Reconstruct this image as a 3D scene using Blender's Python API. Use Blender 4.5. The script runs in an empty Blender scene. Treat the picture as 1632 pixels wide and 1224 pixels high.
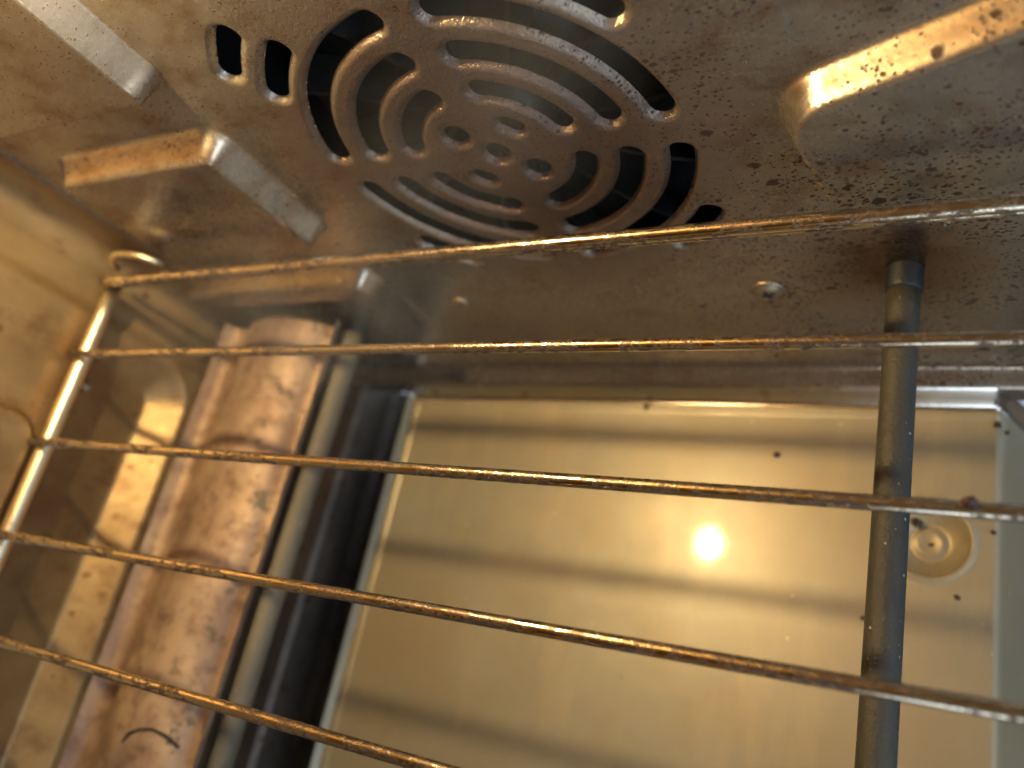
import bpy, math, random
import numpy as np
from mathutils import Matrix, Vector

# All lengths below are in decimetres (U metres each): side wall = plane y 0,
# cavity towards -y, floor near z 0, oven front towards +x.
U = 0.1
scene = bpy.context.scene

# ------------------------------------------------------------------ camera
Xc = Vector((0.86200641, 0.21400156, -0.45950873))
Yc = -Vector((0.00750877, -0.91180373, -0.41055763))
Fc = Vector((-0.50684175, 0.35045297, -0.78758756))
cam = bpy.data.cameras.new("camera")
cam_o = bpy.data.objects.new("camera", cam)
scene.collection.objects.link(cam_o)
m = Matrix.Identity(4)
for i in range(3):
    m[i][0], m[i][1], m[i][2] = Xc[i], Yc[i], -Fc[i]
m[0][3], m[1][3], m[2][3] = 0.0, -1.0 * U, 2.2 * U
cam_o.matrix_world = m
cam.sensor_width = 36.0
cam.lens = 36.0 * 1350 / 1632
cam.clip_start = 0.002
cam.clip_end = 50
cam.dof.use_dof = True
cam.dof.focus_distance = 1.50 * U
cam.dof.aperture_fstop = 11.0
scene.camera = cam_o

# ------------------------------------------------------------------ light
world = bpy.data.worlds.new("World")
scene.world = world
world.use_nodes = True
bg = world.node_tree.nodes["Background"]
bg.inputs[0].default_value = (0.62, 0.78, 1.0, 1)      # dim daylit kitchen beyond the open door
bg.inputs[1].default_value = 0.48

def area(name, loc, target, sx, sy, col, watts):
    l = bpy.data.lights.new(name, "AREA")
    l.shape = "RECTANGLE"; l.size = sx * U; l.size_y = sy * U
    l.color = col; l.energy = watts
    o = bpy.data.objects.new(name, l)
    scene.collection.objects.link(o)
    o.location = Vector(loc) * U
    o.rotation_euler = (Vector(target) - Vector(loc)).to_track_quat("-Z", "Y").to_euler()
    return o
area("window_light", (5.0, -3.6, 3.2), (-0.8, -0.3, 1.0), 3.0, 3.0, (0.74, 0.87, 1.0), 1.25)

area("second_window_light", (0.55, -7.0, 0.9), (-0.5, 0.0, 0.4), 2.6, 2.4, (0.70, 0.84, 1.0), 0.55)

LAMP = (-1.37, -0.09, 2.10)
LAMP_STRENGTH = 2250.0

scene.view_settings.view_transform = "Standard"
scene.view_settings.look = "None"
scene.view_settings.exposure = 0.47
scene.view_settings.gamma = 1.0
scene.cycles.use_denoising = True
scene.cycles.use_adaptive_sampling = True
scene.cycles.adaptive_threshold = 0.03
scene.cycles.adaptive_min_samples = 16
scene.cycles.volume_bounces = 0
scene.cycles.volume_step_rate = 4.0
scene.cycles.volume_max_steps = 24
scene.cycles.max_bounces = 8
scene.cycles.glossy_bounces = 5
scene.cycles.sample_clamp_indirect = 6.0
scene.cycles.blur_glossy = 0.6

# ------------------------------------------------------------------ helpers
C = scene.collection.objects

def nm(mat):
    mat.use_nodes = True
    return mat.node_tree.nodes, mat.node_tree.links

class NB:
    """small node builder"""
    def __init__(s, name):
        s.mat = bpy.data.materials.new(name); s.mat.use_nodes = True
        s.n, s.l = s.mat.node_tree.nodes, s.mat.node_tree.links
        s.p = s.n["Principled BSDF"]
        tc = s.n.new("ShaderNodeTexCoord")
        mp = s.n.new("ShaderNodeMapping"); mp.inputs["Scale"].default_value = (1 / U,) * 3
        s.l.new(tc.outputs["Object"], mp.inputs[0])
        s.co = mp.outputs[0]
    def scaled(s, sc, loc=(0, 0, 0), rot=(0, 0, 0)):
        mp = s.n.new("ShaderNodeMapping")
        mp.inputs["Scale"].default_value = sc; mp.inputs["Location"].default_value = loc
        mp.inputs["Rotation"].default_value = rot
        s.l.new(s.co, mp.inputs[0]); return mp.outputs[0]
    def noise(s, scale, detail=4, rough=0.55, co=None, dist=0.0):
        t = s.n.new("ShaderNodeTexNoise")
        t.inputs["Scale"].default_value = scale; t.inputs["Detail"].default_value = detail
        t.inputs["Roughness"].default_value = rough; t.inputs["Distortion"].default_value = dist
        s.l.new(co or s.co, t.inputs["Vector"]); return t.outputs[0]
    def ramp(s, fac, stops, interp="LINEAR"):
        r = s.n.new("ShaderNodeValToRGB"); r.color_ramp.interpolation = interp
        e = r.color_ramp.elements
        while len(e) < len(stops): e.new(0.5)
        for el, (p, c) in zip(e, stops):
            el.position = p
            el.color = (c, c, c, 1) if isinstance(c, (int, float)) else (*c, 1)
        s.l.new(fac, r.inputs[0]); return r.outputs[0]
    def math(s, op, a, b=0.5, clamp=False):
        t = s.n.new("ShaderNodeMath"); t.operation = op; t.use_clamp = clamp
        for i, v in enumerate((a, b)):
            if isinstance(v, (int, float)): t.inputs[i].default_value = v
            else: s.l.new(v, t.inputs[i])
        return t.outputs[0]
    def mix(s, fac, a, b):
        t = s.n.new("ShaderNodeMix"); t.data_type = "RGBA"
        if isinstance(fac, (int, float)): t.inputs[0].default_value = fac
        else: s.l.new(fac, t.inputs[0])
        for k, v in ((6, a), (7, b)):
            if isinstance(v, tuple): t.inputs[k].default_value = (*v, 1)
            else: s.l.new(v, t.inputs[k])
        return t.outputs[2]
    def specks(s, scale, size, amount, mask=None, seed=0, stretch=(1, 1, 1)):
        """1 where a grease speck lies: voronoi cells, some of them holding a dot of random size"""
        co = s.scaled(stretch, (seed * 3.1, seed * 1.7, seed * 2.3))
        wob = s.n.new("ShaderNodeTexNoise"); wob.inputs["Scale"].default_value = scale * 2.2
        s.l.new(co, wob.inputs["Vector"])
        ad = s.n.new("ShaderNodeVectorMath"); ad.operation = "MULTIPLY_ADD"
        s.l.new(wob.outputs["Color"], ad.inputs[0])
        ad.inputs[1].default_value = (0.35 / scale,) * 3
        s.l.new(co, ad.inputs[2])
        v = s.n.new("ShaderNodeTexVoronoi"); v.inputs["Scale"].default_value = scale
        s.l.new(ad.outputs[0], v.inputs["Vector"])
        wn = s.n.new("ShaderNodeTexWhiteNoise"); wn.noise_dimensions = "3D"
        s.l.new(v.outputs["Color"], wn.inputs["Vector"])
        rnd = wn.outputs["Value"]
        if mask is not None: rnd = s.math("ADD", rnd, s.math("MULTIPLY", s.math("SUBTRACT", 1.0, mask), 0.62))
        keep = s.math("MULTIPLY", s.math("SUBTRACT", amount, rnd), 1.0 / amount, True)
        rad = s.math("MULTIPLY", keep, size)
        d = s.math("SUBTRACT", rad, v.outputs["Distance"])
        return s.math("MULTIPLY", d, 11.0, True)
    def bump(s, h, strength, dist=0.004):
        b = s.n.new("ShaderNodeBump"); b.inputs["Strength"].default_value = strength
        b.inputs["Distance"].default_value = dist * U
        s.l.new(h, b.inputs["Height"]); s.l.new(b.outputs[0], s.p.inputs["Normal"])
    def set(s, **k):
        for key, v in k.items():
            i = s.p.inputs[key.replace("_", " ")]
            if isinstance(v, tuple): i.default_value = (*v, 1)
            elif isinstance(v, (int, float)): i.default_value = v
            else: s.l.new(v, i)
        return s.mat

# ------------------------------------------------------------------ materials
def wall_material():
    b = NB("stained_steel_wall")
    big = b.noise(2.2, 5, 0.6)
    mid = b.noise(9, 6, 0.65, b.scaled((1, 1, 1.5), (3, 1, 2)))
    fine = b.noise(90, 3, 0.6)
    base = b.mix(b.ramp(big, [(0.35, 0.0), (0.68, 1.0)]), (0.46, 0.41, 0.33), (0.37, 0.325, 0.265))
    base = b.mix(b.math("MULTIPLY", b.ramp(mid, [(0.47, 0.0), (0.66, 1.0)]), 0.7), base, (0.22, 0.125, 0.068))
    # baked-on grease around the fan grille: distance from its hub
    vm = b.n.new("ShaderNodeVectorMath"); vm.operation = "DISTANCE"
    b.l.new(b.co, vm.inputs[0]); vm.inputs[1].default_value = (-0.86, 0, 1.06)
    d = b.math("ADD", vm.outputs["Value"], b.math("MULTIPLY", b.math("SUBTRACT", mid, 0.5), 0.35))
    halo = b.ramp(d, [(0.22, 1.0), (0.62, 0.0)])
    base = b.mix(b.math("MULTIPLY", halo, 0.88), base, (0.105, 0.060, 0.046))
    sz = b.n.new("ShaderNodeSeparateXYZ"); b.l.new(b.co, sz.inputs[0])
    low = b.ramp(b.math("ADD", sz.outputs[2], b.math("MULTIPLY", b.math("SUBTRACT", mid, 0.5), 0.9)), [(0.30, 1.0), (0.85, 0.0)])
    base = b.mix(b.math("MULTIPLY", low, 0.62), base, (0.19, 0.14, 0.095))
    # scorch round the heater rod's hole
    v2 = b.n.new("ShaderNodeVectorMath"); v2.operation = "DISTANCE"
    b.l.new(b.co, v2.inputs[0]); v2.inputs[1].default_value = (-0.19, 0, 0.58)
    d2 = b.math("ADD", v2.outputs["Value"], b.math("MULTIPLY", b.math("SUBTRACT", mid, 0.5), 0.3))
    base = b.mix(b.ramp(d2, [(0.06, 0.92), (0.24, 0.0)]), base, (0.10, 0.05, 0.022))
    sx = b.n.new("ShaderNodeSeparateXYZ"); b.l.new(b.co, sx.inputs[0])
    right = b.ramp(b.math("MULTIPLY", b.math("ADD", sx.outputs[0], 2.0), 0.5), [(0.15, 0.42), (0.60, 0.50), (0.80, 1.0)])
    clump = b.ramp(b.noise(5, 3, 0.5, b.scaled((1, 1, 1), (7, 7, 7))), [(0.40, 0.3), (0.58, 1.0)])
    mask = b.math("MULTIPLY", right, clump)
    s1 = b.specks(54, 0.54, 0.74, mask, 1, (1.0, 1, 1.5))
    s2 = b.specks(120, 0.62, 0.96, mask, 2, (1.0, 1, 1.4))
    s3 = b.specks(19, 0.36, 0.50, right, 3, (1.0, 1, 1.5))
    sp = b.math("MAXIMUM", b.math("MAXIMUM", s1, s2), s3)
    tint = b.mix(b.noise(30, 2), (0.022, 0.010, 0.005), (0.090, 0.042, 0.018))
    col = b.mix(b.math("MULTIPLY", sp, 0.95), base, tint)
    rough = b.math("ADD", b.math("MULTIPLY", fine, 0.14), b.math("MULTIPLY", halo, 0.10))
    rough = b.math("ADD", b.math("ADD", rough, 0.185), b.math("MULTIPLY", sp, 0.3))
    b.l.new(b.math("SUBTRACT", 0.5, b.math("MULTIPLY", sp, 0.35)), b.p.inputs["Specular IOR Level"])
    h = b.math("ADD", b.math("MULTIPLY", fine, 0.35), b.math("ADD", b.math("MULTIPLY", sp, 0.06), b.math("MULTIPLY", b.math("MULTIPLY", halo, b.noise(120, 3, 0.75)), 3.4)))
    b.bump(h, 0.42, 0.0035)
    return b.set(Base_Color=col, Metallic=b.math("SUBTRACT", 0.80, b.math("MULTIPLY", sp, 0.7)), Roughness=rough)

def plain_metal(name, c1, c2, rough, metallic=0.9, sc=6.0, fleck=(0.08, 0.04, 0.02), fleck_amt=0.4, bump=0.25, stretch=(1, 1, 1), stain=0.60):
    b = NB(name)
    n1 = b.noise(sc, 6, 0.62, b.scaled(stretch))
    n2 = b.noise(sc * 12, 3, 0.6, b.scaled(stretch))
    col = b.mix(b.ramp(n1, [(0.36, 0.0), (0.64, 1.0)]), c1, c2)
    sp = b.specks(26, 0.4, fleck_amt, None, 4)
    st = b.math("MULTIPLY", b.ramp(b.noise(sc * 2.5, 5, 0.7, b.scaled(stretch, (5, 2, 9))), [(stain, 0.0), (stain + 0.12, 1.0)]), 0.55)
    col = b.mix(b.math("MAXIMUM", b.math("MULTIPLY", sp, 0.8), st), col, fleck)
    b.bump(b.math("ADD", n2, b.math("MULTIPLY", sp, 0.6)), bump, 0.004)
    return b.set(Base_Color=col, Metallic=metallic, Roughness=b.math("ADD", b.math("MULTIPLY", n2, 0.2), rough - 0.1))

def wire_material(name="stained_chrome_wire", amount=1.0):
    b = NB(name)
    along = b.scaled((0.7, 2.0, 2.0))
    n1 = b.noise(18, 6, 0.72, along)
    n2 = b.noise(70, 4, 0.7, b.scaled((0.8, 1.5, 1.5), (2, 3, 4)))
    lo = 0.62 - 0.125 * amount
    stain = b.ramp(b.math("ADD", b.math("MULTIPLY", n1, 0.5), b.math("MULTIPLY", n2, 0.5)), [(lo, 0.0), (lo + 0.045, 1.0)])
    col = b.mix(b.math("MULTIPLY", stain, 0.88), (0.66, 0.55, 0.40), (0.060, 0.026, 0.013))
    b.bump(b.math("ADD", b.math("MULTIPLY", stain, 0.5), n2), 0.10, 0.003)
    return b.set(Base_Color=col, Metallic=b.math("SUBTRACT", 1.0, b.math("MULTIPLY", stain, 0.35)),
                 Roughness=b.math("ADD", 0.26 - 0.13 * amount, b.math("MULTIPLY", stain, 0.22)))

def tray_material():
    b = NB("brushed_aluminium_tray")
    br = b.noise(1.0, 3, 0.6, b.scaled((3, 420, 420)))
    cloud = b.noise(2.2, 5, 0.6)
    smear = b.noise(1.0, 5, 0.65, b.scaled((7, 1.3, 1), (2, 5, 0)))
    film = b.ramp(b.noise(1.3, 4, 0.6, b.scaled((1, 1, 1), (3, 8, 1))), [(0.42, 0.0), (0.66, 1.0)])
    fine = b.noise(150, 2, 0.6)
    pit = b.specks(24, 0.13, 0.45, None, 6)
    dirt = b.specks(9, 0.05, 0.30, None, 8)
    col = b.mix(b.ramp(cloud, [(0.35, 0.0), (0.66, 1.0)]), (0.35, 0.325, 0.235), (0.285, 0.25, 0.165))
    col = b.mix(b.math("MULTIPLY", film, 0.55), col, (0.37, 0.255, 0.115))
    col = b.mix(b.math("MULTIPLY", b.ramp(smear, [(0.52, 0.0), (0.75, 1.0)]), 0.35), col, (0.52, 0.40, 0.22))
    col = b.mix(b.math("MULTIPLY", pit, 0.6), col, (0.85, 0.80, 0.68))
    col = b.mix(dirt, col, (0.05, 0.03, 0.015))
    b.bump(b.math("ADD", br, b.math("ADD", b.math("MULTIPLY", fine, 0.3), pit)), 0.12, 0.003)
    b.set(Coat_Weight=b.math("ADD", 0.22, b.math("MULTIPLY", smear, 0.2)), Coat_Roughness=b.math("ADD", 0.02, b.math("MULTIPLY", smear, 0.09)))
    cb = b.n.new("ShaderNodeBump"); cb.inputs["Strength"].default_value = 0.022; cb.inputs["Distance"].default_value = 0.003 * U
    b.l.new(br, cb.inputs["Height"]); b.l.new(cb.outputs[0], b.p.inputs["Coat Normal"])
    return b.set(Base_Color=col, Metallic=0.30, Roughness=b.math("ADD", 0.32, b.math("MULTIPLY", cloud, 0.14)))

def rod_material(name="heater_sheath", k=1.0):
    b = NB(name)
    n1 = b.noise(7, 5, 0.6, b.scaled((1, 0.4, 1)))
    n2 = b.noise(120, 3, 0.7)
    fl = b.specks(70, 0.26, 0.40, None, 9)
    col = b.mix(b.ramp(n1, [(0.35, 0.0), (0.65, 1.0)]), (0.050 * k, 0.046 * k, 0.036 * k), (0.085 * k, 0.075 * k, 0.052 * k))
    col = b.mix(fl, col, (0.34, 0.30, 0.22))
    b.bump(n2, 0.6, 0.004)
    return b.set(Base_Color=col, Metallic=0.15, Roughness=b.math("ADD", 0.50, b.math("MULTIPLY", n2, 0.2)))

def shield_material():
    b = NB("heat_tinted_shield")
    n1 = b.noise(4.5, 6, 0.62, b.scaled((1, 0.6, 1)))
    n2 = b.noise(16, 6, 0.7, b.scaled((1, 1, 1), (4, 0, 1)))
    n3 = b.noise(70, 4, 0.65)
    col = b.mix(b.ramp(n1, [(0.36, 0.0), (0.62, 1.0)]), (0.47, 0.345, 0.235), (0.24, 0.155, 0.115))
    col = b.mix(b.math("MULTIPLY", b.ramp(n2, [(0.48, 0.0), (0.64, 1.0)]), 0.7), col, (0.14, 0.078, 0.055))
    # burnt grey-green flakes along the rod side
    sx = b.n.new("ShaderNodeSeparateXYZ"); b.l.new(b.co, sx.inputs[0])
    strip = b.ramp(b.math("ADD", sx.outputs[0], 2.3), [(0.38, 0.0), (0.46, 1.0), (0.56, 0.7)])
    fl = b.ramp(b.noise(13, 7, 0.75, b.scaled((1, 1, 1), (1, 9, 4))), [(0.57, 0.0), (0.61, 1.0)])
    fl = b.math("MULTIPLY", strip, fl)
    col = b.mix(b.math("MULTIPLY", fl, 0.9), col, (0.10, 0.105, 0.075))
    b.bump(b.math("ADD", b.math("MULTIPLY", n3, 0.5), fl), 0.4, 0.006)
    return b.set(Base_Color=col, Metallic=0.38, Roughness=b.math("ADD", 0.46, b.math("MULTIPLY", n3, 0.2)))

M_WALL = wall_material()
M_REAR = plain_metal("stained_steel_rear", (0.37, 0.262, 0.125), (0.22, 0.138, 0.063), 0.44, 0.55, 3.4, (0.15, 0.07, 0.028), 0.10, 0.3, (1, 1, 0.7), 0.53)
M_PAN = plain_metal("scorched_pan", (0.20, 0.15, 0.11), (0.10, 0.08, 0.065), 0.5, 0.5, 5.0)
M_WIRE = wire_material()
M_RAIL = plain_metal("chrome_rail", (0.86, 0.78, 0.58), (0.80, 0.70, 0.50), 0.36, 1.0, 9.0, (0.2, 0.12, 0.05), 0.15, 0.06)
M_TRAY = tray_material()
M_RIM = plain_metal("polished_rim", (0.66, 0.62, 0.55), (0.60, 0.55, 0.47), 0.19, 1.0, 5.0, (0.2, 0.14, 0.08), 0.2, 0.08)
M_ROD = rod_material("heater_sheath", 0.75)
M_ROD_LIT = rod_material("lit_heater_sheath", 1.9)  # same sheath made paler: light on the rear rod put into its colour
M_SHIELD = shield_material()
M_DARK = plain_metal("dark_steel", (0.025, 0.027, 0.03), (0.015, 0.017, 0.018), 0.55, 0.3, 8.0, (0.02, 0.015, 0.01))  # plain near-black tone, shared with the screw's cross
M_FAN = plain_metal("fan_steel", (0.03, 0.034, 0.037), (0.02, 0.022, 0.024), 0.45, 0.3, 8.0, (0.02, 0.015, 0.01))
M_SCREW = plain_metal("screw_steel", (0.36, 0.29, 0.21), (0.26, 0.19, 0.12), 0.42, 0.8, 20.0)
M_SILL = plain_metal("front_sill_steel", (0.15, 0.125, 0.095), (0.11, 0.09, 0.07), 0.6, 0.2, 6.0)
b = NB("door_glass"); M_GLASS = b.set(Base_Color=(0.02, 0.02, 0.022), Roughness=0.12)
M_CRUMB = plain_metal("burnt_crumb", (0.03, 0.017, 0.01), (0.07, 0.03, 0.014), 0.6, 0.0, 30.0)
b = NB("lamp_glass"); M_LAMP = b.set(Base_Color=(1.0, 0.9, 0.7), Emission_Color=(1.0, 0.73, 0.36), Emission_Strength=LAMP_STRENGTH)
b = NB("lamp_ceramic"); M_CERAMIC = b.set(Base_Color=(0.7, 0.68, 0.62), Roughness=0.5)

# ------------------------------------------------------------------ mesh helpers
def link(name, me, mat, parent=None):
    o = bpy.data.objects.new(name, me)
    C.link(o)
    if mat and not me.materials: me.materials.append(mat)
    if parent: o.parent = parent
    return o

def mesh(name, verts, faces, mat=None, parent=None, smooth=True):
    me = bpy.data.meshes.new(name)
    v = np.asarray(verts, float) * U
    me.from_pydata(v.tolist(), [], [tuple(int(i) for i in f) for f in faces])
    if smooth: me.polygons.foreach_set("use_smooth", [True] * len(me.polygons))
    me.update()
    return link(name, me, mat, parent)

def quadmesh(name, V, F, mat, parent):
    """fast quads: V (n,3), F (m,4) numpy"""
    me = bpy.data.meshes.new(name)
    me.vertices.add(len(V)); me.vertices.foreach_set("co", (V * U).astype(np.float32).ravel())
    me.loops.add(F.size); me.loops.foreach_set("vertex_index", F.astype(np.int32).ravel())
    me.polygons.add(len(F))
    me.polygons.foreach_set("loop_start", np.arange(0, F.size, 4, dtype=np.int32))
    me.polygons.foreach_set("use_smooth", np.ones(len(F), bool))
    me.update(calc_edges=True); me.validate()
    return link(name, me, mat, parent)

def gridfaces(nu, nv, flip=False):
    i = np.arange(nu * nv).reshape(nu, nv)
    a, b_, c, d = i[:-1, :-1], i[1:, :-1], i[1:, 1:], i[:-1, 1:]
    F = np.stack([a, b_, c, d], -1).reshape(-1, 4)
    return F[:, ::-1] if flip else F

def tube_data(path, rad, seg=20, cap=True):
    P = [Vector(p) for p in path]
    rads = rad if isinstance(rad, (list, tuple)) else [rad] * len(P)
    V, F = [], []
    up = None
    for k, p in enumerate(P):
        t = (P[min(k + 1, len(P) - 1)] - P[max(k - 1, 0)]).normalized()
        if up is None:
            up = Vector((0, 0, 1)) if abs(t.z) < 0.9 else Vector((1, 0, 0))
        s_ = t.cross(up).normalized(); up = s_.cross(t).normalized()
        for j in range(seg):
            a = 2 * math.pi * j / seg
            V.append(p + (s_ * math.cos(a) + up * math.sin(a)) * rads[k])
    for k in range(len(P) - 1):
        for j in range(seg):
            j2 = (j + 1) % seg
            F.append((k * seg + j, k * seg + j2, (k + 1) * seg + j2, (k + 1) * seg + j))
    if cap:
        F.append(tuple(range(seg))[::-1]); F.append(tuple(range((len(P) - 1) * seg, len(P) * seg)))
    return [tuple(v) for v in V], F

def tube(name, path, rad, mat, parent=None, seg=20):
    v, f = tube_data(path, rad, seg)
    return mesh(name, v, f, mat, parent)

def lathe(name, prof, mat, parent, origin, axis, seg=28):
    """prof: list of (radius, height) along axis from origin"""
    q = Vector((0, 0, 1)).rotation_difference(Vector(axis))
    V, F = [], []
    for r, h in prof:
        for j in range(seg):
            a = 2 * math.pi * j / seg
            V.append(tuple(Vector(origin) + q @ Vector((r * math.cos(a), r * math.sin(a), h))))
    for k in range(len(prof) - 1):
        for j in range(seg):
            j2 = (j + 1) % seg
            F.append((k * seg + j, k * seg + j2, (k + 1) * seg + j2, (k + 1) * seg + j))
    F.append(tuple(range((len(prof) - 1) * seg, len(prof) * seg)))
    return mesh(name, V, F, mat, parent)

def box(name, lo, hi, mat, parent, smooth=False):
    x0, y0, z0 = lo; x1, y1, z1 = hi
    v = [(x0, y0, z0), (x1, y0, z0), (x1, y1, z0), (x0, y1, z0), (x0, y0, z1), (x1, y0, z1), (x1, y1, z1), (x0, y1, z1)]
    f = [(3, 2, 1, 0), (4, 5, 6, 7), (0, 1, 5, 4), (1, 2, 6, 5), (2, 3, 7, 6), (3, 0, 4, 7)]
    return mesh(name, v, f, mat, parent, smooth)

def rbox(lo, hi, r):
    """box with bevelled long edges (verts, faces)"""
    x0, y0, z0 = lo; x1, y1, z1 = hi
    sec = [(x0 + r, z0), (x1 - r, z0), (x1, z0 + r), (x1, z1 - r), (x1 - r, z1), (x0 + r, z1), (x0, z1 - r), (x0, z0 + r)]
    v = [(x, y, z) for y in (y0, y1) for x, z in sec]
    f = [(i, (i + 1) % 8, 8 + (i + 1) % 8, 8 + i) for i in range(8)] + [tuple(range(8))[::-1], tuple(range(8, 16))]
    return v, f

def thing(name, label, cat, loc=(0, 0, 0), group=None):
    o = bpy.data.objects.new(name, None); C.link(o)
    o.location = Vector(loc) * U; o.empty_display_size = 0.01
    o["label"] = label; o["category"] = cat
    if group: o["group"] = group
    return o

def smooth01(t):
    t = np.clip(t, 0, 1); return t * t * (3 - 2 * t)

def sd_box(px, pz, cx, cz, hx, hz, r):
    qx = np.abs(px - cx) - hx + r; qz = np.abs(pz - cz) - hz + r
    return np.hypot(np.maximum(qx, 0), np.maximum(qz, 0)) + np.minimum(np.maximum(qx, qz), 0) - r

def sd_poly(px, pz, pts, r):
    """rounded convex polygon, vertices already inset by r"""
    d = np.full(px.shape, 1e9); s = np.ones(px.shape)
    n = len(pts)
    for i in range(n):
        a = np.array(pts[i]); c = np.array(pts[i - 1])
        e = c - a; wx, wz = px - a[0], pz - a[1]
        t = np.clip((wx * e[0] + wz * e[1]) / (e @ e), 0, 1)
        bx, bz = wx - e[0] * t, wz - e[1] * t
        d = np.minimum(d, bx * bx + bz * bz)
        c1 = pz >= a[1]; c2 = pz < c[1]; c3 = e[0] * wz > e[1] * wx
        allc = (c1 & c2 & c3) | (~c1 & ~c2 & ~c3)
        s = np.where(allc, -s, s)
    return s * np.sqrt(d) - r

# ------------------------------------------------------------------ oven: side wall with fan grille
oven = thing("toaster_oven", "inside of a grease-speckled convection toaster oven with a round slotted fan grille", "oven")
GX, GZ = -0.884, 1.073
ARCS = []          # (radius, a0, a1, half width of the opening) in degrees
for r, g, sh in ((0.178, 11.5, 2.0), (0.268, 8.0, 1.0), (0.365, 6.5, 0.5)):
    for k in range(4):
        a = 90 * k - 2
        ARCS.append((r, a + g + sh, a + 90 - g + sh, 0.0205 if r < 0.2 else 0.0228))
for k in range(4):
    ARCS.append((0.447, 45 + 90 * k - 10, 45 + 90 * k + 11, 0.0228))
for k in (0, 1):
    ARCS.append((0.538, 45 + 90 * k - 7, 45 + 90 * k + 8, 0.0228))
for a in (22 + 23, -135):                      # short slots next to the hub
    ARCS.append((0.096, a - 15, a + 15, 0.0155))

def holes_sdf(x, z):
    dx, dz = x - GX, z - GZ
    r = np.hypot(dx, dz); ang = np.degrees(np.arctan2(dz, dx))
    d = np.hypot(dx, dz) - 0.0245              # hub hole
    for a in (133.0, -45.0):
        d = np.minimum(d, np.hypot(dx - 0.088 * math.cos(math.radians(a)), dz - 0.088 * math.sin(math.radians(a))) - 0.025)
    for R, a0, a1, w in ARCS:
        da = w / R * 57.3                      # rounded ends keep inside a0..a1
        a0 += da; a1 -= da
        mid = (a0 + a1) / 2; half = (a1 - a0) / 2
        rel = (ang - mid + 180) % 360 - 180
        off = np.abs(rel) - half
        inside = np.abs(r - R)
        e = math.radians(half)
        dd = np.where(off <= 0, inside, np.minimum(
            np.hypot(dx - R * math.cos(math.radians(a0)), dz - R * math.sin(math.radians(a0))),
            np.hypot(dx - R * math.cos(math.radians(a1)), dz - R * math.sin(math.radians(a1))))) - w
        d = np.minimum(d, dd)
    return d

def wall_height(x, z):
    """how far the pressed sheet stands out into the cavity"""
    h = np.zeros_like(x)
    def panel(s, p, w, zb=None):
        if zb is not None:                     # the under-side is folded steeper
            w = 0.014 + (w - 0.014) * smooth01((z - zb) / 0.07)
        return p * (0.35 * smooth01(-s / w) + 0.65 * np.clip(-s / w * 1.12 - 0.06, 0, 1))
    h = h + panel(sd_box(x, z, -1.765, 1.095, 0.305, 0.205, 0.06), 0.062, 0.044, 0.89)
    h = h + panel(sd_box(x, z, -1.765, 1.81, 0.315, 0.39, 0.06), 0.060, 0.048, 1.42)
    h = h + panel(sd_poly(x, z, [(-0.222, 1.060), (0.40, 1.265), (0.40, 1.11), (-0.200, 0.930)], 0.110), 0.064, 0.030)
    h = h + panel(sd_box(x, z, -1.86, 0.675, 0.375, 0.058, 0.045), 0.055, 0.030)
    # soft wrinkles of thin sheet
    h = h + 0.004 * np.sin(3.1 * x + 1.3 * z) * np.sin(2.7 * z - 0.6 * x) * (np.abs(x - GX) > 0.6)
    # inward fold at the foot of the wall
    h = h + 0.045 * smooth01((0.085 - z) / 0.045)
    return h

PX0, PX1, PZ0, PZ1 = GX - 0.54, GX + 0.54, GZ - 0.54, GZ + 0.54
# grille square
n = 312
xs = np.linspace(PX0, PX1, n); zs = np.linspace(PZ0, PZ1, n); st = xs[1] - xs[0]
X, Z = np.meshgrid(xs, zs, indexing="ij")
s = holes_sdf(X, Z)
for it in range(3):                            # pull the rim vertices on to the slot outline
    e = 1e-4
    gx = (holes_sdf(X + e, Z) - s) / e; gz = (holes_sdf(X, Z + e) - s) / e
    g2 = np.maximum(gx * gx + gz * gz, 0.2)
    sel = (s < 0.0005) & (s > -1.55 * st)
    if it == 0: sel0 = sel
    X = np.where(sel0, X - gx / g2 * (s + 0.0), X); Z = np.where(sel0, Z - gz / g2 * (s + 0.0), Z)
    s = holes_sdf(X, Z)
dead = (holes_sdf(*np.meshgrid(xs, zs, indexing="ij")) <= -1.55 * st)
t = np.clip(s / 0.015, 0, 1)
roll = -0.013 * (1 - t) ** 1.8
edge = np.minimum(np.minimum(X - PX0, PX1 - X), np.minimum(Z - PZ0, PZ1 - Z))
rg = np.hypot(X - GX, Z - GZ)
H = roll + wall_height(X, Z) * (edge > -1)
V = np.stack([X, -H, Z], -1).reshape(-1, 3)
F = gridfaces(n, n, False)
F = F[~dead.reshape(-1)[F].any(1)]
side = None
def side_grid(x0, x1, z0, z1, step):
    xs = np.linspace(x0, x1, max(2, int((x1 - x0) / step))); zs = np.linspace(z0, z1, max(2, int((z1 - z0) / step)))
    X, Z = np.meshgrid(xs, zs, indexing="ij")
    return np.stack([X, -wall_height(X, Z), Z], -1).reshape(-1, 3), gridfaces(len(xs), len(zs))
parts = [side_grid(-2.20, PX0, -0.02, 2.5, 0.006), side_grid(PX1, 0.25, -0.02, 2.5, 0.0055),
         side_grid(PX0, PX1, -0.02, PZ0, 0.010), side_grid(PX0, PX1, PZ1, 2.5, 0.02)]
VV, FF, off = [], [], 0
for v_, f_ in parts:
    VV.append(v_); FF.append(f_ + off); off += len(v_)
side = quadmesh("side_wall", np.concatenate(VV), np.concatenate(FF), M_WALL, oven)
grille = quadmesh("fan_grille", V, F, M_WALL, side)
grille["label"] = "browned round grille of curved slots"

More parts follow.
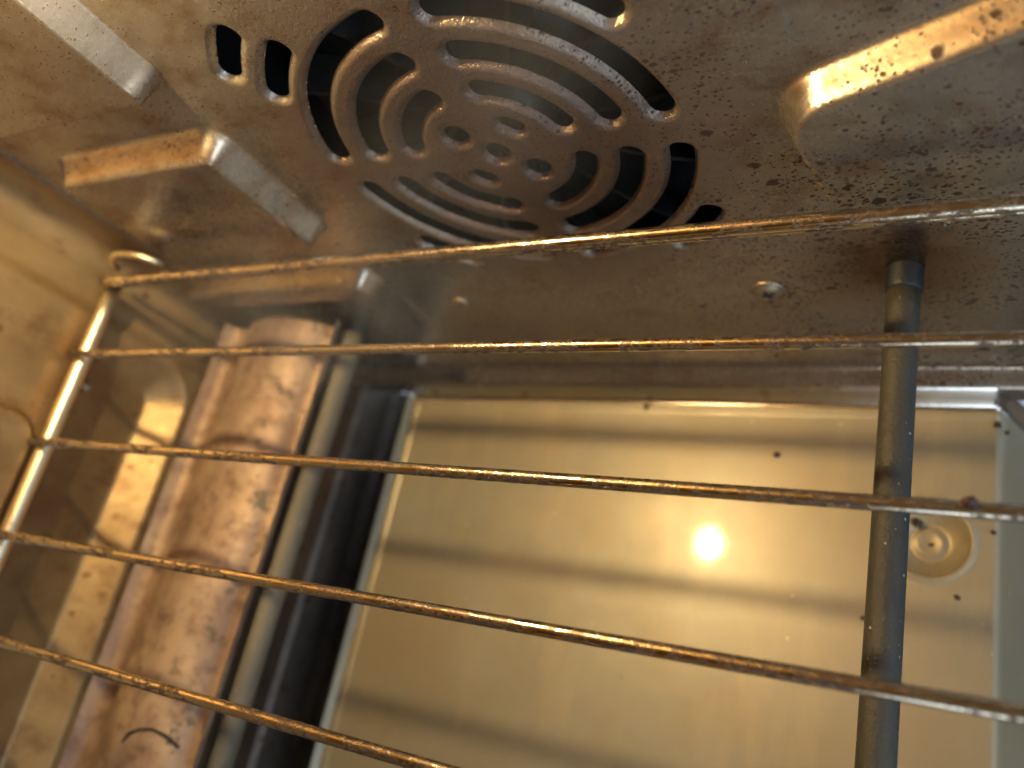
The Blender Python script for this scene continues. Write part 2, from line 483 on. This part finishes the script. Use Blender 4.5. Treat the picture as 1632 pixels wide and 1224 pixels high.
# chamber behind the grille
def chamber():
    v, f = [], []
    prof = [(0.62, 0.03), (0.62, 0.5), (0.0, 0.5)]
    seg = 32
    for r, y in prof:
        for j in range(seg):
            a = 2 * math.pi * j / seg
            v.append((GX + r * math.cos(a), y, GZ + r * math.sin(a)))
    for k in range(2):
        for j in range(seg):
            j2 = (j + 1) % seg
            f.append((k * seg + j, k * seg + j2, (k + 1) * seg + j2, (k + 1) * seg + j))
    return mesh("fan_chamber", v, f, M_DARK, oven)
chamber()

# screws and rivets in the side wall
def screw(x, z, r, parent, cross=True):
    if cross: prof = [(r * 1.28, 0.0), (r * 1.26, 0.005), (r * 1.14, 0.006), (r * 1.08, 0.002), (r * 1.0, 0.005), (r * 0.9, 0.010), (r * 0.6, 0.0125), (r * 0.2, 0.013), (0.0005, 0.013)]
    else: prof = [(r * 1.02, 0.0), (r * 1.0, 0.004), (r * 0.7, 0.009), (r * 0.45, 0.010), (r * 0.35, 0.006), (0.0005, 0.005)]
    o = lathe("screw" if cross else "rivet", prof, M_SCREW, parent, (x, -wall_height(np.array([x]), np.array([z]))[0], z), (0, -1, 0))
    return o
def dark_cross(x, z, r, y, parent):
    v, f = [], []
    for ang in (0.35, 0.35 + math.pi / 2):
        c, s_ = math.cos(ang), math.sin(ang)
        a, w = r * 0.52, r * 0.12
        base = len(v)
        for u, q in ((-a, -w), (a, -w), (a, w), (-a, w)):
            for yy in (y + 0.004, y - 0.0006 - 0.0004 * (ang > 1)):
                v.append((x + u * c - q * s_, yy, z + u * s_ + q * c))
        i = base
        f += [(i + 1, i + 3, i + 5, i + 7), (i, i + 2, i + 3, i + 1), (i + 2, i + 4, i + 5, i + 3), (i + 4, i + 6, i + 7, i + 5), (i + 6, i, i + 1, i + 7)]
    return mesh("screw", v, f, M_DARK, parent, False)
for sx_, sz_, r_ in ((-0.478, 0.491, 0.031),):
    s_o = screw(sx_, sz_, r_, side)
    v, f = [], []
    rc = dark_cross(sx_, sz_, r_, -0.0138 - float(wall_height(np.array([sx_]), np.array([sz_]))[0]), side)
    # dark cross gives the recess's shade as colour; one mesh with the head
    me = s_o.data
    import bmesh
    bm = bmesh.new(); bm.from_mesh(me); k = len(bm.faces)
    bm.from_mesh(rc.data); bm.faces.ensure_lookup_table()
    for fc in bm.faces[k:]: fc.material_index = 1
    bm.to_mesh(me); bm.free(); me.materials.append(M_DARK)
    bpy.data.objects.remove(rc)
screw(-1.315, 0.506, 0.024, side, False)
screw(-0.104, 0.719, 0.010, side, False)
screw(-2.10, 0.945, 0.013, side, False)

# ------------------------------------------------------------------ oven: rear wall
def rear_x(y, z):
    x = np.full(y.shape, -2.28)
    # raised upper field, its lower corner rounded
    s = sd_box(y, z, -2.3, 1.75, 1.76, 0.835, 0.10)
    x = x + 0.03 * smooth01(-s / 0.035)
    s2 = sd_box(y, z, -1.9, 1.6, 1.72, 1.2, 0.12)
    x = x + 0.022 * smooth01(-s2 / 0.05) - 0.022
    # recess below the rack: leans back downwards, ends in an upward-facing bevel
    s3 = sd_box(y, z, -2.2, 1.0, 1.96, 0.492, 0.13)
    dep = 0.085 * np.clip((0.905 - z) / 0.30, 0, 1.0)
    x = x - dep * np.clip(-s3 / 0.085, 0, 1)
    return x
ys = np.concatenate([np.linspace(-3.5, -1.62, 40), np.linspace(-1.6, -0.09, 240)])
zs = np.concatenate([np.linspace(-0.3, 0.40, 40), np.linspace(0.405, 1.0, 120), np.linspace(1.01, 2.5, 110)])
Yg, Zg = np.meshgrid(ys, zs, indexing="ij")
rear = quadmesh("rear_wall", np.stack([rear_x(Yg, Zg), Yg, Zg], -1).reshape(-1, 3), gridfaces(len(ys), len(zs), False), M_REAR, oven)
lathe("rivet", [(0.017, 0), (0.016, 0.01), (0.010, 0.018), (0.001, 0.02)], M_SCREW, rear, (-2.262, -0.425, 0.862), (1, 0, 0))
# rounded corner between rear and side wall
v, f = [], []
for k in range(9):
    a = math.pi / 2 * k / 8
    for z in (-0.02, 2.5):
        v.append((-2.19 - 0.11 * math.sin(a), -0.10 + 0.10 * math.cos(a), z))
for k in range(8): f.append((2 * k, 2 * k + 2, 2 * k + 3, 2 * k + 1))
mesh("corner_seam", v, f, M_REAR, oven)

# ceiling, far side wall, base pan (the rest of the box, seen in reflections)
box("ceiling", (-2.42, -3.56, 2.502), (0.25, 0.02, 2.54), M_REAR, oven)
box("far_side_wall", (-2.42, -3.56, -0.3), (-0.45, -3.51, 2.50), M_REAR, oven)  # unseen, cut short of the front to let more daylight in
def base_pan():
    prof = [(-2.46, 0.02), (-2.10, 0.012), (-2.045, 0.005), (-2.03, -0.012), (-2.035, -0.06), (-2.05, -0.20), (-2.10, -0.205), (-2.075, -0.165), (-2.062, -0.158), (-2.05, -0.165), (-2.03, -0.21), (-1.90, -0.215), (0.25, -0.22)]
    v, f = [], []
    for x, z in prof:
        v += [(x, 0.03, z), (x, -3.52, z)]
    for k in range(len(prof) - 1): f.append((2 * k, 2 * k + 1, 2 * k + 3, 2 * k + 2))
    return mesh("base_pan", v, f, M_PAN, oven, False)
base_pan()
box("front_sill", (0.095, -3.50, -0.42), (0.33, 0.0, -0.34), M_SILL, oven)
def door():  # out of view, added to block the world's light from below
    d = mesh("light_block_door", *rbox((0.34, -3.5, -0.40), (2.7, 0.0, -0.24), 0.03), M_SILL, oven)
    d["label"] = "unseen open oven door added to block light from below"
    tube("door_handle", [(2.62, -3.1, -0.52), (2.62, -3.1, -0.62), (2.62, -1.75, -0.62), (2.62, -0.4, -0.62), (2.62, -0.4, -0.52)], 0.05, M_RAIL, d)
    box("door_glass", (0.75, -3.1, -0.239), (2.3, -0.4, -0.232), M_GLASS, d)
door()

# ------------------------------------------------------------------ heater rods and shield
def rod(x, z, r, mat):
    o = tube("heating_element", [(x, -0.055, z)] + [(x, -0.1 - 0.3 * k, z + 0.002 * math.sin(k)) for k in range(12)], r, mat, oven, 28)
    lathe("end_collar", [(r * 1.12, -0.02), (r * 1.12, 0.045), (r * 1.07, 0.052), (r * 0.98, 0.055)], M_DARK, o, (x, 0, z), (0, -1, 0), 28)
    return o
rod(-0.188, 0.55, 0.0325, M_ROD)["label"] = "dark heater rod at the front"
rod(-1.745, 0.43, 0.0355, M_ROD_LIT)["label"] = "greyish heater rod beside the shield"

def shield():
    prof = [(-2.208, 0.535), (-2.19, 0.500), (-2.165, 0.487), (-2.125, 0.492), (-2.10, 0.525), (-2.05, 0.552), (-1.98, 0.570), (-1.91, 0.569),
            (-1.85, 0.552), (-1.81, 0.524), (-1.79, 0.497), (-1.772, 0.485), (-1.752, 0.490), (-1.738, 0.508), (-1.732, 0.528)]
    px = np.array([p[0] for p in prof]); pz = np.array([p[1] for p in prof])
    tt = np.linspace(0, len(prof) - 1, 70)
    px = np.interp(tt, np.arange(len(prof)), px); pz = np.interp(tt, np.arange(len(prof)), pz)
    for _ in range(3):
        px[1:-1] = (px[:-2] + 2 * px[1:-1] + px[2:]) / 4; pz[1:-1] = (pz[:-2] + 2 * pz[1:-1] + pz[2:]) / 4
    ys = np.concatenate([[-0.045, -0.046, -0.05], np.linspace(-0.06, -1.7, 180), np.linspace(-1.75, -3.4, 20)])
    rng = np.random.RandomState(4)
    Yg, Tg = np.meshgrid(ys, tt, indexing="ij")
    Xg = np.broadcast_to(px, Yg.shape).copy(); Zg = np.broadcast_to(pz, Yg.shape).copy()
    hump = np.exp(-((Xg + 1.95) / 0.14) ** 4)
    for _ in range(26):                       # dents and buckles
        cy, cx = -1.6 * rng.rand(), -1.95 + 0.24 * (rng.rand() - 0.5)
        a, w = 0.0035 * rng.randn(), 0.05 + 0.09 * rng.rand()
        Zg += hump * a * np.exp(-((Yg - cy) ** 2 + (Xg - cx) ** 2) / w ** 2)
    # sharp crease across the shield
    Zg += hump * 0.009 * smooth01((-0.83 - Yg + 0.25 * (Xg + 1.95)) / 0.06) * np.exp(-np.maximum(0, -0.86 - Yg) / 0.3)
    drop = np.array([0.10, 0.04, 0.01] + [0.0] * (len(ys) - 3))
    Zg -= drop[:, None] * hump
    return quadmesh("heat_shield", np.stack([Xg, Yg, Zg], -1).reshape(-1, 3), gridfaces(len(ys), len(tt), True), M_SHIELD, oven)
shield()

# a curved crack in the shield's burnt coating
tube("crack", [(-1.955, -1.290, 0.572), (-1.940, -1.266, 0.573), (-1.910, -1.250, 0.571), (-1.875, -1.242, 0.563), (-1.840, -1.248, 0.549), (-1.805, -1.268, 0.522)], [0.003, 0.005, 0.004, 0.004, 0.005, 0.003], M_DARK, bpy.data.objects["heat_shield"], 8)

# oven lamp high on the side wall (its mirror image is the bright spot on the tray)
lx, ly, lz = LAMP
lamp = lathe("oven_lamp", [(0.010, -0.042), (0.018, -0.034), (0.024, -0.016), (0.026, 0.0), (0.024, 0.016), (0.016, 0.032), (0.001, 0.038)], M_LAMP, oven, LAMP, (0, -1, 0), 20)
lathe("lamp_socket", [(0.07, -0.13), (0.07, -0.095), (0.03, -0.085), (0.012, -0.074), (0.010, -0.044)], M_CERAMIC, lamp, LAMP, (0, -1, 0), 20)

# ------------------------------------------------------------------ fan
fan = thing("convection_fan", "dark bladed fan wheel behind the slotted grille", "fan", (GX, 0.16, GZ))
lathe("hub", [(0.10, 0.02), (0.10, 0.08), (0.05, 0.09), (0.03, 0.11), (0.001, 0.11)], M_FAN, fan, (0, 0, 0), (0, -1, 0), 24)
lathe("back_plate", [(0.46, 0.0), (0.46, 0.008), (0.05, 0.012), (0.001, 0.012)], M_FAN, fan, (0, 0, 0), (0, -1, 0), 40)
blade0 = None
for k in range(12):
    a = 2 * math.pi * k / 12 + 0.12
    if blade0 is None:
        v, f = [], []
        for i in range(6):
            r = 0.14 + 0.31 * i / 5
            for q, y in ((-0.006, -0.012), (0.006, -0.012), (0.03, -0.09), (0.018, -0.09)):
                v.append((r, y, q + 0.06 * (i / 5) ** 2))
        for i in range(5):
            for j in range(4):
                f.append((i * 4 + j, i * 4 + (j + 1) % 4, i * 4 + 4 + (j + 1) % 4, i * 4 + 4 + j))
        f += [(0, 1, 2, 3), (20, 23, 22, 21)]
        blade0 = mesh("blade", v, f, M_FAN, fan, False); o = blade0
    else:
        o = blade0.copy(); C.link(o); o.parent = fan
    o.rotation_euler = (0, a, 0)

# ------------------------------------------------------------------ crumb tray
tray = thing("crumb_tray", "brushed metal crumb tray with a rolled rim and round dimple under the heater rods", "tray", (-0.9, -1.4, -0.02))
def tray_mesh():
    # profile of the rim: distance inside the outer edge -> height
    xs = np.concatenate([np.linspace(-1.83, -1.70, 46), np.linspace(-1.69, -0.32, 60), np.linspace(-0.31, -0.035, 80), np.linspace(-0.03, 0.02, 14), np.linspace(0.03, 0.09, 8)])
    ys = np.concatenate([np.linspace(-3.3, -0.62, 60), np.linspace(-0.61, -0.25, 72), np.linspace(-0.245, -0.14, 14), np.linspace(-0.135, -0.018, 44)])
    Xg, Yg = np.meshgrid(xs, ys, indexing="ij")
    def rim(d, wslope, wtop, hgt):
        # d from outer edge inwards: roll down, flat top, slope down to the floor
        z = hgt * (1 - smooth01((d - wtop) / wslope))
        z = z - 0.018 * np.clip(1 - d / 0.012, 0, 1) ** 2
        z = z + 0.005 * np.exp(-((d - wtop - wslope - 0.012) / 0.010) ** 2)
        return z
    zb = rim(-0.018 - Yg, 0.040, 0.018, 0.062)
    zl = rim(Xg + 1.83, 0.022, 0.010, 0.024)
    Zg = -0.02 + np.maximum(zb, zl)
    # stamped round dimple
    d = np.hypot(Xg + 0.166, Yg + 0.413)
    Zg += -0.048 * np.clip(1 - (d / 0.092) ** 2, 0, 1) ** 0.8 + 0.012 * smooth01((0.046 - d) / 0.02) + 0.006 * np.exp(-((d - 0.094) / 0.008) ** 2)
    # front strip bent down to turn it dark, in place of a soft shadow
    Zg -= 2.8 * np.where(Xg > 0.0, Xg, 0) + 2.8 * np.where(Xg <= 0.0, np.maximum(0, Xg + 0.03) ** 2 / 0.06, 0.015 - 0.0)
    Zg += 0.02 * (Yg + 0.5)                    # sits a touch askew
    # hand-worn waviness of thin sheet
    Zg += 0.0022 * np.sin(4.2 * Xg + 0.8) * np.sin(5.1 * Yg + 0.4)
    V = np.stack([Xg + 0.9, Yg + 1.4, Zg + 0.02], -1).reshape(-1, 3)
    Fq = gridfaces(len(xs), len(ys), True)
    yc = V[Fq][:, :, 1].mean(1) - 1.4
    up = yc > -0.078
    def sub(F):
        ids, inv = np.unique(F, return_inverse=True)
        return V[ids], inv.reshape(F.shape)
    quadmesh("tray_sheet", *sub(Fq[~up]), M_TRAY, tray)
    quadmesh("tray_rim", *sub(Fq[up]), M_RIM, tray)
tray_mesh()

# crumbs burnt on to the tray
rng = random.Random(3)
for x, y, r, lab in ((-0.936, -0.087, 0.009, "dark burnt crumb against the tray rim, below the side wall's slotted grille"),
                (-0.541, -0.219, 0.008, "lone dark burnt crumb on the tray above the bright lamp reflection"),
                (-0.0254, -0.115, 0.009, "larger of the two burnt crumbs in the far right corner of the tray"),
                (-0.005, -0.134, 0.006, "smaller of the two burnt crumbs in the far right corner of the tray"),
                (-0.195, -0.368, 0.011, "big dark burnt crumb on the dimple's edge, right beside the dark heater rod"),
                (-0.162, -0.415, 0.006, "tiny burnt crumb in the middle of the tray's round dimple"),
                (-0.102, -0.543, 0.006, "small burnt crumb on the tray just below the round dimple"),
                (-0.03, -0.383, 0.006, "small burnt crumb on the tray to the right of the round dimple"),
                (-0.30, -0.62, 0.005, "tiny burnt crumb touching the left side of the dark heater rod in the view")):
    v, f = [], []
    for i in range(5):
        th = math.pi * i / 4
        for j in range(7):
            ph = 2 * math.pi * j / 7
            q = r * (0.75 + 0.5 * rng.random())
            v.append((q * math.sin(th) * math.cos(ph) * 1.2, q * math.sin(th) * math.sin(ph), q * 0.7 * math.cos(th)))
    for i in range(4):
        for j in range(7):
            j2 = (j + 1) % 7
            f.append((i * 7 + j, i * 7 + 7 + j, i * 7 + 7 + j2, i * 7 + j2))
    o = mesh("crumb", v, f, M_CRUMB)
    d = math.hypot(x + 0.166, y + 0.413)
    zz = -0.02 + 0.02 * (y + 0.5) - 0.040 * max(0.0, 1 - (d / 0.092) ** 2)
    o.location = Vector((x, y, zz + r * 0.5)) * U
    o["label"] = lab
    o["category"] = "crumb"; o["group"] = "burnt crumbs on the crumb tray"

# ------------------------------------------------------------------ wire rack
rack = thing("wire_rack", "stained chrome wire rack stretching across the oven above the heater rods", "oven rack", (0, 0, 0.95))
FRONT = 0.16
def wire_path(y, sag=0.0, x0=-2.245, x1=FRONT):
    return [(x0 + (x1 - x0) * k / 24, y, -sag * math.sin(math.pi * k / 24)) for k in range(25)]
wire_ys = [-0.366, -0.623, -0.873, -1.111] + [-1.111 - 0.247 * k for k in range(1, 9)]
proto = None
for y in wire_ys:
    if proto is None:
        proto = tube("wire", wire_path(0.0, 0.0), 0.0119, M_WIRE, rack, 18); o = proto
    else:
        o = proto.copy(); C.link(o); o.parent = rack
    o.location = Vector((0, y, 0)) * U
# heavier frame: end wire along the side wall, rear rail and front rail
tube("end_wire", [(-2.235, -0.137, 0)] + [(-2.2 + 2.36 * k / 20, -0.137, 0) for k in range(21)], 0.0145, M_WIRE, rack, 22)
tube("end_wire", [(-2.215 + 2.37 * k / 20, -0.133, -0.024) for k in range(21)], 0.0088, M_WIRE, rack, 18)  # thin second wire added to give the parallel highlight lines
tube("rear_rail", [(-2.228, -0.125 - 3.2 * k / 30, -0.032) for k in range(31)], 0.021, M_RAIL, rack, 22)
tube("front_rail", [(FRONT - 0.02, -0.125 - 3.2 * k / 30, -0.032) for k in range(31)], 0.0178, M_WIRE, rack, 22)
tube("corner_loop", [(-2.185 + 0.195 * k / 14, -0.100, 0.004 + 0.070 * math.sin(math.pi * k / 14) ** 0.6) for k in range(15)], 0.0085, M_RAIL, rack, 16)

# red-brown bit of food stuck on the third wire
v, f = [], []
for i in range(7):
    th = math.pi * i / 6
    for j in range(9):
        ph = 2 * math.pi * j / 9
        q = 0.0085 * (0.8 + 0.4 * rng.random())
        v.append((1.2 * q * math.sin(th) * math.cos(ph), q * math.sin(th) * math.sin(ph), q * math.cos(th)))
for i in range(6):
    for j in range(9):
        j2 = (j + 1) % 9
        f.append((i * 9 + j, i * 9 + 9 + j, i * 9 + 9 + j2, i * 9 + j2))
bb = NB("burnt_sauce"); M_SAUCE = bb.set(Base_Color=(0.055, 0.014, 0.009), Roughness=0.5)
o = mesh("food_bit", v, f, M_SAUCE)
o.location = Vector((-0.045, -0.617, 0.966)) * U
o["label"] = "small dark red-brown lump of burnt food stuck on a rack wire"; o["category"] = "food residue"

# ------------------------------------------------------------------ thin smoke in front of the grille
PUFFS = [((-0.78, -0.30, 1.36), (0.26, 0.24, 0.28)), ((-0.50, -0.28, 1.56), (0.24, 0.24, 0.28)),
         ((-1.22, -0.34, 0.98), (0.56, 0.32, 0.44)), ((-1.80, -0.35, 0.92), (0.42, 0.29, 0.34)), ((-1.30, -0.32, 1.02), (0.40, 0.28, 0.34))]
def smoke():
    b = NB("thin_smoke")
    b.n.remove(b.p)
    vol = b.n.new("ShaderNodeVolumePrincipled")
    vol.inputs["Color"].default_value = (0.80, 0.82, 0.86, 1)
    vol.inputs["Anisotropy"].default_value = 0.2
    n1 = b.noise(3.4, 3, 0.55, b.scaled((1.3, 1, 0.8), (0.4, 0.2, 0.1)), 0.9)
    d = b.ramp(n1, [(0.40, 0.0), (0.70, 1.0)])
    fade = None                                # dies out towards the edge of each puff
    for (c, r) in PUFFS:
        ml = b.n.new("ShaderNodeVectorMath"); ml.operation = "SUBTRACT"
        b.l.new(b.co, ml.inputs[0]); ml.inputs[1].default_value = c
        dv = b.n.new("ShaderNodeVectorMath"); dv.operation = "DIVIDE"
        b.l.new(ml.outputs[0], dv.inputs[0]); dv.inputs[1].default_value = r
        ln = b.n.new("ShaderNodeVectorMath"); ln.operation = "LENGTH"; b.l.new(dv.outputs[0], ln.inputs[0])
        q = b.math("SUBTRACT", 1.0, ln.outputs["Value"], True)
        q = b.math("MULTIPLY", q, q)
        fade = q if fade is None else b.math("ADD", fade, q)
    b.l.new(b.math("MULTIPLY", b.math("MULTIPLY", d, fade), 8.5), vol.inputs["Density"])
    b.l.new(vol.outputs[0], b.n["Material Output"].inputs["Volume"])
    bm = bmesh.new()
    bmesh.ops.create_icosphere(bm, subdivisions=3, radius=1.0)
    vs, fs = [], []
    c, r = (-1.15, -0.36, 1.20), (1.10, 0.345, 0.78)
    vs = [tuple(c[k] + r[k] * q.co[k] for k in range(3)) for q in bm.verts]
    fs = [[q.index for q in fc.verts] for fc in bm.faces]
    bm.free()
    o = mesh("smoke", vs, fs, b.mat)
    o["kind"] = "stuff"
    o["label"] = "thin wisps of pale smoke in front of the round grille"; o["category"] = "smoke"
smoke()
